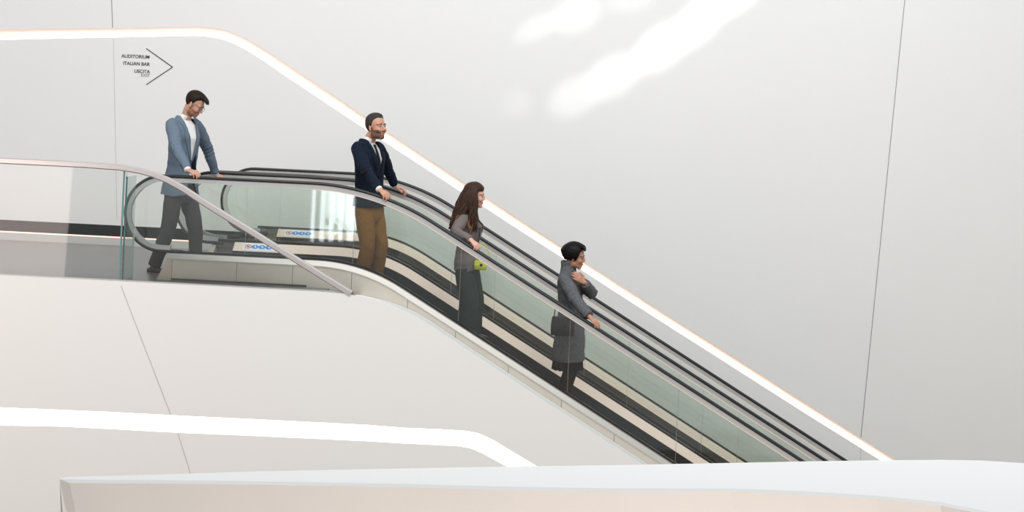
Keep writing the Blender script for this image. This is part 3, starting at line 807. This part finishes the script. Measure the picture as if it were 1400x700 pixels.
    # lapels
    if d.get('lapel'):
        for sg_ in (-1, 1):
            pts = []; wd = []
            for q in range(13):
                t = q / 12; z = bot + (top - bot) * (t * .93); ctr = nb + side * s0; 
                hwz = hw * max(0, t * .93) ** .9
                lw = d['lapel'] * (math.sin(min(1, t * 1.35) * math.pi / 2)) if t < .72 else d['lapel'] * (.62 + .1 * (t - .72))
                pts.append(V((ctr.x, ctr.y, z)) + side * sg_ * (hwz + lw * .5 + .002)); wd.append(max(.006, lw))
            surf_strip(bvh, fwd, pts, .008, wd, d['jm'], 'lapel', jo, inv)
        for bz in d.get('buttons', ()):
            h = bvh.ray_cast(V((nb.x, nb.y, bz)) + side * (s0 + .0) + fwd * .5 - side * .012, -fwd, 1.0)
            if h[0] is not None:
                bm = bmesh.new(); ell(bm, h[0] + fwd * .004, (.005, .012, .012), Matrix.Rotation(d['yaw'], 3, 'Z')); obj('button', bm, M['button'], jo, True, inv)
        for i in (0,):
            ax = (Wr[i] - E[i]).normalized(); out = ax.cross(V((0, 0, 1))).normalized(); out = out if out.y < 0 else -out
            for q in (0, 1, 2):
                bm = bmesh.new(); ell(bm, E[i].lerp(Wr[i], .93) - ax * (.018 + .018 * q) + out * d['sleeve'][4] * 1.0, (.007, .007, .007)); obj('button', bm, M['button'], jo, True, inv)
    if d.get('tie'):
        pts = [V((nb.x, nb.y, nb.z - .035 - .034 * q)) + side * (.0 - .0 * q) for q in range(12)]
        surf_strip(sbvh, fwd, pts, .014, [.040, .030, .034, .04, .046, .052, .058, .064, .068, .072, .075, .05], 'tie', 'tie', root, inv)
    if d.get('shirtm') and d.get('cuffs', True):
        for i in (0, 1):
            bm = bmesh.new(); a = E[i].lerp(Wr[i], .86); b_ = E[i].lerp(Wr[i], 1.0)
            tube(bm, [a, b_], [.036, .034], n=16, capr=False); obj('shirt_cuff', bm, M[d['shirtm']], root, True, inv)
    return root, inv, dict(fwd=fwd, side=side, Mh=Mh, S=S, E=E, K=K, hs=hs, nb=nb, pel=pel, bvh=bvh)

ZUP = V((0, 0, 1))
# ===== man 1: grey-blue jacket, stepping on
yaw = R(-32)
f1 = V((math.cos(yaw), math.sin(yaw), 0))
m1 = dict(label='man in glasses and grey-blue jacket looking down, stepping onto the escalator', foot=P(236, 374, .62) , yaw=yaw,
    neck=P(252, 161, .62), head=P(266.5, 142.5, .58), hrot=(R(-12), R(33)), hs=1.02, pelvis=P(247, 258, .62), wide=.170, sdrop=.062,
    wrist=[on_rail(256, 238, .066), P(295, 238.5, 1.13)], ehint=[V((-1, -.35, 0)), V((.2, 1, 0))], arm=(.31, .27),
    ankle=[P(211, 362, .50), P(268, 360, .80)], toe=[V((1, -.25, 0)), V((1, -.1, 0))],
    hF=[V((.85, -.50, -.10)), V((.9, .3, -.35))], hN=[V((.1, -.35, 1)), V((0, -.3, 1))], hT=[V((.3, 1, 0)), V((.3, -1, 0))], curl=[(34, 30, 20), (20, 30, 25)],
    skin='skin', brow='brown', beard=('stub', lambda p: p.z < -.035 and p.z > -.125 and p.x > -.005 and not (p.x > .078 and -.078 < p.z < -.052 and abs(p.y) < .026) and p.z < -.035 - .25 * (p.x - .05) + .0 and (p.x < .085 or p.z < -.046)),
    legs='trousers', tk=(.098, .092, .078, .072, .066), tm='grey', shoe='leath', shirtm='shirt', sleeve=(.076, .070, .058, .052, .043),
    jacket=[(None, -.075, -.012, .200, .180), (None, .03, -.008, .184, .158), (.32, None, .0, .158, .120), (.50, None, .01, .162, .122), (.75, None, .015, .178, .128), (.88, None, .0, .165, .105), (.97, None, -.01, .105, .082), (1.03, None, -.015, .074, .070)],
    vbot=P(255, 222, .62).z, vw=.080, vshift=.01, vopen2=(P(255, 226, .62).z, .07), jname='jacket', jm='blue', lapel=.062, buttons=(P(255, 225, .62).z,), jtop=.028)
r1, i1, q1 = person(m1)
Mh, hs = q1['Mh'], q1['hs']
hb = shell_hair(Mh, hs, lambda a: (33 if abs(a) < 35 else 33 - (abs(a) - 35) * .55 if abs(a) < 65 else 16.5 - (abs(a) - 65) * 2.6 if abs(a) < 82 else -20 + (abs(a) - 82) * 1.2 if abs(a) < 92 else -8 - (abs(a) - 92) * 2.2 if abs(a) < 118 else -74),
    lambda a, e: .008 + .008 * min(1, max(0, (e + 10) / 40)) + .012 * max(0, 1 - abs(a) / 70) * max(0, 1 - abs(e - 55) / 35), wig=.002)
obj('hair', hb, M['brown'], r1, True, i1)
surf_strip(q1['bvh'], q1['fwd'], [V((q1['nb'].x, q1['nb'].y, q1['pel'].z + t * .42)) + q1['side'] * .052 for t in (1, .8, .6, .4, .2, .0, -.1)], .006, [.012, .045, .07, .085, .09, .095, .10], 'navy', 'dark_front_strip', r1, i1)  # dark navy strip laid over the left jacket front
bm = bmesh.new()
for k in range(7):
    y = -.03 + .01 * k
    tube(bm, [Mh @ (V(p) * hs) for p in ((.045, y, .112), (.085, y * 1.05, .100), (.112 + .006 * (k % 2), y, .082 - .004 * (k % 3)))], [.016, .013, .004], n=8)
obj('fringe', bm, M['brown'], r1, True, i1)
gl = None
def rim(bm, c, ry, rz, rad):
    n = 18; pts = [Mh @ (V((c[0] - abs(ry * math.cos(2*math.pi*k/n)) * .12, c[1] + ry * math.cos(2*math.pi*k/n), c[2] + rz * math.sin(2*math.pi*k/n))) * hs) for k in range(n + 1)]
    tube(bm, pts, [rad] * len(pts), n=6, sub=1, capr=False)
bm = bmesh.new()
for sgn in (-1, 1): 
    rim(bm, (.099, sgn * .033, -.002), .025, .020, .0022)
    tube(bm, [Mh @ (V(p) * hs) for p in ((.096, sgn * .058, .006), (.05, sgn * .076, .004), (-.01, sgn * .082, .002), (-.03, sgn * .080, -.018))], [.0022] * 4, n=6)
tube(bm, [Mh @ (V(p) * hs) for p in ((.100, -.008, .003), (.104, 0, .006), (.100, .008, .003))], [.0022] * 3, n=6)
go = obj('glasses', bm, M['brass'], None, True); 
bm = bmesh.new(); bm.from_mesh(go.data); cg = Mh @ V((.09, 0, 0)); bm.transform(Matrix.Translation(-cg)); bm.to_mesh(go.data); bm.free(); go.location = cg
tag(go, 'thin brown-rimmed glasses on the face of the man looking down', 'glasses')

# ===== man 2: navy jacket
yaw = R(-32)
fz2 = tread_z(P(500, 384, .6).x)
m2 = dict(label='bearded man in navy jacket, black tie and ochre trousers, second down the escalator', foot=V((P(498, 380, .6).x, .6, fz2)), yaw=yaw,
    neck=P(503.5, 192.5, .62), head=P(514.5, 174, .58), hrot=(R(-38), R(-6)), hs=1.12, pelvis=P(505, 283, .60), wide=.170, sdrop=.065,
    wrist=[on_rail(518.5, 264), P(540, 254.5, 1.13)], ehint=[V((-1, -.5, -.3)), V((0, 1, -.4))], arm=(.30, .26),
    ankle=[V((P(492, 372, .50).x, .50, fz2 + .09)), V((P(513, 372, .72).x, .72, fz2 + .09))], toe=[V((1, -.4, 0)), V((1, -.2, 0))],
    hF=[V((.75, -.55, -.38)), V((.9, .05, -.30))], hN=[V((.2, -.45, 1)), V((.1, .1, 1))], hT=[V((.3, 1, 0)), V((.3, -1, 0))], curl=[(44, 32, 20), (22, 48, 30)],
    skin='skinb', brow='greyh', beard=('beard', lambda p: p.z < -.030 and p.z > -.125 and p.x > -.012 and not (p.x > .076 and -.076 < p.z < -.054 and abs(p.y) < .022) and (p.z < -.046 or abs(p.y) > .045 and p.z < -.0) and not (p.x > .09 and p.z > -.048)),
    legs='trousers', tk=(.100, .094, .078, .074, .066), tm='tan', shoe='leath', shirtm='shirt', sleeve=(.078, .072, .060, .052, .044),
    jacket=[(None, .0, .0, .190, .150), (None, .08, .0, .178, .138), (.32, None, .0, .160, .120), (.50, None, .01, .165, .122), (.75, None, .015, .182, .130), (.88, None, .0, .172, .105), (.97, None, -.01, .108, .082), (1.03, None, -.015, .074, .070)],
    vbot=P(505, 243, .6).z, vw=.070, vshift=.015, jname='jacket', jm='navy', lapel=.066, buttons=(P(505, 247, .6).z, P(505, 261, .6).z), tie=True, jtop=.028, kb=.51)
r2, i2, q2 = person(m2)
hb = shell_hair(q2['Mh'], q2['hs'], lambda a: (34 if abs(a) < 35 else 34 - (abs(a) - 35) * .5 if abs(a) < 62 else 20 - (abs(a) - 62) * 2.4 if abs(a) < 82 else -28 + (abs(a) - 82) * 1.8 if abs(a) < 92 else -10 - (abs(a) - 92) * 2.2 if abs(a) < 118 else -74),
    lambda a, e: .004 + .009 * min(1, max(0, (e - 10) / 35)) + .005 * max(0, 1 - abs(a) / 70) * max(0, 1 - abs(e - 50) / 30), wig=.0012)
obj('hair', hb, M['greyh'], r2, True, i2)
"""elbow patch"""
E0 = q2['E'][0]; h = q2['bvh'].find_nearest(E0 + V((-.03, -.09, 0)))
if h[0] is not None:
    n = h[1]; bm = bmesh.new(); ell(bm, h[0], (.050, .034, .0035), n.to_track_quat('Z', 'Y').to_matrix().to_3x3()); obj('elbow_patch', bm, M['patch'], r2, True, i2)

# ===== woman 3: taupe blazer, long hair
yaw = R(-14)
fz3 = tread_z(P(640, 452, .55).x)
m3 = dict(label='woman with long brown hair in taupe blazer and wide dark green trousers', foot=V((P(640, 452, .55).x, .55, fz3)), yaw=yaw, fem=True,
    neck=P(640, 290, .55), head=P(649, 267.5, .53), hrot=(R(-2), R(4)), hs=1.03, pelvis=P(638.5, 363, .55), wide=.148, sdrop=.058, bk=.88,
    wrist=[on_rail(644, 336), P(651, 345, .78)], ehint=[V((-1, -.25, -.2)), V((-.2, 1, 0))], arm=(.275, .235),
    ankle=[V((P(636, 450, .47).x, .47, fz3 + .10)), V((P(644, 450, .64).x, .64, fz3 + .10))], toe=[V((1, -.1, 0)), V((1, 0, 0))],
    hF=[V((.72, -.55, -.50)), V((.5, -.2, -.6))], hN=[V((.4, -.5, 1)), V((.5, 1, 0))], hT=[V((.3, 1, 0)), V((1, 0, 0))], curl=[(48, 36, 25), (35, 45, 30)],
    skin='skinf', brow='chest', legs='trousers', tk=(.100, .098, .098, .104, .108), tm='green', shoe='bleath', shirtm='blouse', collar=False, cuffs=False, sleeve=(.066, .062, .054, .049, .042),
    jacket=[(None, -.055, .01, .195, .150), (None, .03, .0, .192, .145), (.22, None, .0, .168, .125), (.42, None, .0, .155, .115), (.55, None, .012, .163, .128), (.75, None, .03, .175, .142), (.88, None, .0, .155, .105), (.97, None, -.01, .100, .080), (1.03, None, -.015, .070, .066)],
    vbot=P(640, 330, .55).z, vw=.060, vshift=.03, jname='blazer', jm='taupe', lapel=.055, jtop=.02)
r3, i3, q3 = person(m3)
Mh, hs = q3['Mh'], q3['hs']
hb = shell_hair(Mh, hs, lambda a: (9 if abs(a) < 52 else 9 - (abs(a) - 52) * 2.5 if abs(a) < 80 else -62), lambda a, e: .014 + .004 * max(0, 1 - abs(a) / 70), wig=.002, r0=(.094, .080, .084))
obj('hair', hb, M['chest'], r3, True, i3)
bm = bmesh.new(); bl = bmesh.new()
rnd = random.Random(3)
for k in range(74):
    az = R(rnd.choice([-1, 1]) * rnd.uniform(72, 180)) if k > 30 else R(-rnd.uniform(70, 150))
    d0 = V((math.cos(az), math.sin(az), 0))
    top_ = V((-.014 + d0.x * .055, d0.y * .050, .098)); tm_ = V((-.014 + d0.x * .098, d0.y * .088, .045))
    front = max(0, math.cos(az) + .15)
    ln = rnd.uniform(.26, .36) - (0.0 if front else .0)
    pts = [top_, tm_]
    lx = d0.x * (.112) - .012; ly = d0.y * .094
    ph = rnd.uniform(0, 6)
    for j in range(1, 7):
        t = j / 6
        fx = lx * (1 + .35 * t) + .012 * math.sin(ph + t * 7) + (-.045 * t if d0.x < -.2 else .03 * t)
        fy = ly * (1 + .45 * t) + .010 * math.cos(ph + t * 6)
        pts.append(V((fx, fy, -.01 - ln * t)))
    w0 = [Mh @ (p * hs) for p in pts]
    # hair hangs down in world space: cancel the head pitch
    rr = [.010, .016, .020, .021, .019, .016, .011, .003]
    tube(bm, w0, [r * hs for r in rr], n=8, sub=2)
    if k % 3 == 0: tube(bl, [p + (p - w0[0]).normalized() * .004 + V((0, -.006 if d0.y < 0 else .006, 0)) for p in w0[5:]], [.009, .0095, .004], n=8, sub=2)
obj('long_locks', bm, M['chest'], r3, True, i3); obj('light_ends', bl, M['chestl'], r3, True, i3)

# ===== woman 4: grey coat
yaw = R(-16)
fz4 = tread_z(P(774, 545, .55).x)
m4 = dict(label='woman with short black hair in grey wool coat, hand on her chest', foot=V((P(774, 545, .55).x, .55, fz4)), yaw=yaw, fem=True,
    neck=P(778, 370, .55), head=P(786, 350.5, .53), hrot=(R(-8), R(10)), hs=1.04, pelvis=P(781, 443, .55), wide=.152, sdrop=.065, bk=.93,
    wrist=[on_rail(806.5, 440), P(799, 386.5, .40)], ehint=[V((-1, -.3, -.3)), V((1, .3, -1))], arm=(.28, .245),
    ankle=[V((P(765, 535, .50).x, .50, fz4 + .09)), V((P(769, 535, .60).x, .60, fz4 + .09))], toe=[V((1, -.1, 0)), V((1, 0, 0))],
    hF=[V((.78, -.42, -.55)), V((-.75, -.25, .55))], hN=[V((.5, -.45, 1)), V((.2, -1, .3))], hT=[V((.3, 1, 0)), V((.5, 0, 1))], curl=[(26, 24, 14), (8, 14, 12)],
    skin='skinw', brow='black', eyes=False, legs='tights', shoe='bleath', shirtm=None, sleeve=(.074, .070, .064, .057, .050),
    jacket=[(None, -.385, -.02, .215, .175), (None, -.25, -.015, .208, .168), (None, -.10, -.01, .198, .155), (None, .03, -.01, .182, .142), (.28, None, .0, .160, .125), (.5, None, .0, .165, .128), (.75, None, .01, .180, .135), (.88, None, -.005, .165, .112), (.97, None, -.01, .105, .085), (1.08, None, -.004, .082, .080), (1.18, None, .002, .084, .082), (1.30, None, .004, .088, .086)],
    vbot=P(781, 385, .55).z, vw=.012, vshift=0, jname='coat', jm='coat', jtop=.100)
r4, i4, q4 = person(m4)
Mh, hs = q4['Mh'], q4['hs']
hb = shell_hair(Mh, hs, lambda a: (30 if abs(a) < 25 else 30 - (abs(a) - 25) * .8 if abs(a) < 52 else 8 - (abs(a) - 52) * 5.5 if abs(a) < 64 else -58 - (abs(a) - 64) * .14), lambda a, e: .022 + .016 * max(0, (abs(a) - 90) / 90) * max(0, 1 - abs(e) / 40), wig=.003)
obj('hair', hb, M['black'], r4, True, i4)
bm = bmesh.new()
for k in range(8):
    y = -.045 + .012 * k
    tube(bm, [Mh @ (V(p) * hs) for p in ((.03, y, .122), (.068, y * 1.1 - .004, .108), (.088, y * 1.1 - .010, .078 + .003 * (k % 2)))], [.016, .014, .004], n=8)
obj('fringe', bm, M['black'], r4, True, i4)
# dress hem under the coat
bm = bmesh.new(); p4 = q4['pel']; n = 56; rings = []
for z, w_, dd in ((-.10, .14, .11), (-.36, .185, .145), (-.46, .20, .155)):
    rings.append([p4 + V((0, 0, z + (.005 * math.sin(k * 2.1) if z < -.4 else 0))) + q4['side'] * (w_ * (1 + .05 * math.sin(k * 1.4)) * math.cos(2*math.pi*k/n)) + q4['fwd'] * (dd * (1 + .05 * math.sin(k * 1.9)) * math.sin(2*math.pi*k/n) - .02) for k in range(n)])
loft(bm, rings, caps=False); obj('dress', solid(bm, .003), M['dress'], r4, True, i4)
bm = bmesh.new()
tube(bm, [p4 + V((0, 0, .155)) + q4['side'] * (.158 * math.cos(a)) + q4['fwd'] * (.128 * math.sin(a)) for a in [2*math.pi*k/24 for k in range(25)]], [(.004, .016)] * 25, side=V((0, 0, 1)), n=8, sub=1, capr=False)
obj('earring', (lambda b: (ell(b, Mh @ (V((.0, -.088, -.052)) * hs), (.006, .006, .008)), b)[1])(bmesh.new()), M['brass'], r4, True, i4)
bm.free()

# ===== bags
def bag(name, label, ctr, yaw, w, h, d_, m, strap, straph, rad=.006, flap=True):
    b = thing(name, label, 'bag', ctr, yaw); inv = (Matrix.Translation(ctr) @ Matrix.Rotation(yaw, 4, 'Z')).inverted()
    Mx = Matrix.Translation(ctr) @ Matrix.Rotation(yaw, 4, 'Z')
    bm = bmesh.new(); rings = []
    for z, sw, sd in ((0, .86, .7), (.03, .97, 1), (.5, 1, 1), (.9, .94, .8), (1, .88, .45)):
        rings.append([Mx @ V((w/2 * sw * math.copysign(abs(math.cos(a))**.35, math.cos(a)), d_/2 * sd * math.copysign(abs(math.sin(a))**.5, math.sin(a)), h * z)) for a in [2*math.pi*k/24 for k in range(24)]])
    loft(bm, rings); obj('bag_body', bm, m, b, True, inv)
    if flap:
        bm = bmesh.new(); hull4(bm, [Mx @ V(p) for p in ((-w*.45, -d_*.54, h*.45), (w*.45, -d_*.54, h*.45), (w*.44, -d_*.42, h*.99), (-w*.44, -d_*.42, h*.99))], [Mx @ V(p) for p in ((-w*.45, -d_*.50, h*.45), (w*.45, -d_*.50, h*.45), (w*.44, -d_*.36, h*.99), (-w*.44, -d_*.36, h*.99))], 0)
        obj('flap', bm, m, b, False, inv)
        bm = bmesh.new(); ell(bm, Mx @ V((w * .12, -d_*.56, h * .55)), (.016, .005, .014)); obj('clasp', bm, M['button'], b, True, inv)
    bm = bmesh.new(); tube(bm, strap, [rad] * len(strap), n=8, sub=4); obj('strap', bm, m, b, True, inv)
    return b
c3 = P(656.5, 369, .36)
bag('handbag', 'small yellow handbag with thin strap hanging beside the woman in the taupe blazer', c3, R(-10), .125, .095, .05, M['yellow'],
    [P(650.5, 358, .37), P(653, 346, .33), P(658, 333, .33), P(664, 336, .34), P(668.5, 349, .36), P(664, 359, .37)], 0, .0045)
c4 = P(769, 459, .20)
bag('shoulder_bag', 'dark grey shoulder bag at the hip of the woman in the grey coat', c4, R(-8), .245, .19, .07, M['bag'],
    [P(758, 434, .20), P(759, 424, .20), P(764, 412, .24), P(773, 412, .26), P(782, 424, .20), P(783, 437, .20)], 0, .006, flap=True)


# ------------------------------------------------------------------ light
w = bpy.data.worlds.new('world'); sc.world = w; w.use_nodes = True
bg = w.node_tree.nodes['Background']; bg.inputs[0].default_value = (.93, .97, 1.0, 1); bg.inputs[1].default_value = .45
def area(name, loc, target, size, energy, col, spread=180):
    l = bpy.data.lights.new(name, 'AREA'); l.shape = 'RECTANGLE'; l.size, l.size_y = size; l.energy = energy; l.color = col; l.spread = R(spread)
    o = bpy.data.objects.new(name, l); C.objects.link(o); o.location = loc
    o.rotation_euler = (V(target) - V(loc)).to_track_quat('-Z', 'Y').to_euler(); return o
area('skylight', (.6, -6.5, 9.5), (.9, 1.5, 0), (14, 10), 1490, (.985, 1, 1))
area('left_pink_fill', (-9.5, -6, 1.5), (-5, 2, 0), (5, 5), 190, (1, .82, .76))  # added pinkish fill lamp, tints the left side of the walls
area('bounce_fill', (2.6, -11.6, -1.5), (2.0, -9.6, -.1), (8, 1.2), 172, (1, .84, .72))  # added warm lamp, stands in for floor bounce on the parapet face
area('right_warm_fill', (7.5, -2.5, -4), (5.5, 3.7, -1.2), (3, 3), 14, (1, .70, .45))  # added fill lamp, warms the lower right of the back wall
def spot(px, py, ang, w_, h_, e, col=(1, .99, .96), blend=1.0):
    t = P(px, py, YW); l = bpy.data.lights.new('sun_glint', 'SPOT')
    loc = t + V((-1.5, -9.0, 5.5)); d = (t - loc)
    l.spot_size = 2 * math.atan(w_ / 111 / d.length); l.spot_blend = blend; l.energy = e * 1.35; l.color = col; l.shadow_soft_size = .03
    o = bpy.data.objects.new('sun_glint', l); C.objects.link(o); o.location = loc
    # local x along the streak on the wall
    q = P(px + math.cos(ang) * 10, py + math.sin(ang) * 10, YW) - t
    z = -d.normalized(); x = (q - z * q.dot(z)).normalized(); y = z.cross(x)
    mt = Matrix(((x.x, y.x, z.x), (x.y, y.y, z.y), (x.z, y.z, z.z))).to_4x4(); 
    o.matrix_world = Matrix.Translation(loc) @ mt @ Matrix.Diagonal((1, h_ / w_, 1, 1))
for a in ((786, 132, -.45, 50, 29, 800), (838, 104, -.5, 56, 31, 1100), (905, 64, -.62, 62, 31, 1500), (955, 30, -.72, 60, 30, 1500), (1004, -2, -.55, 60, 24, 1300),
          (735, 38, -.45, 46, 18, 600), (788, 20, -.4, 46, 27, 800), (706, 141, -.3, 30, 22, 260), (860, 0, -.1, 44, 20, 450)):
    spot(*a)

sc.cycles.transparent_max_bounces = 32
sc.view_settings.view_transform = 'Standard'; sc.view_settings.look = 'None'; sc.view_settings.gamma = 1; sc.view_settings.exposure = 0
sc.view_settings.use_curve_mapping = False
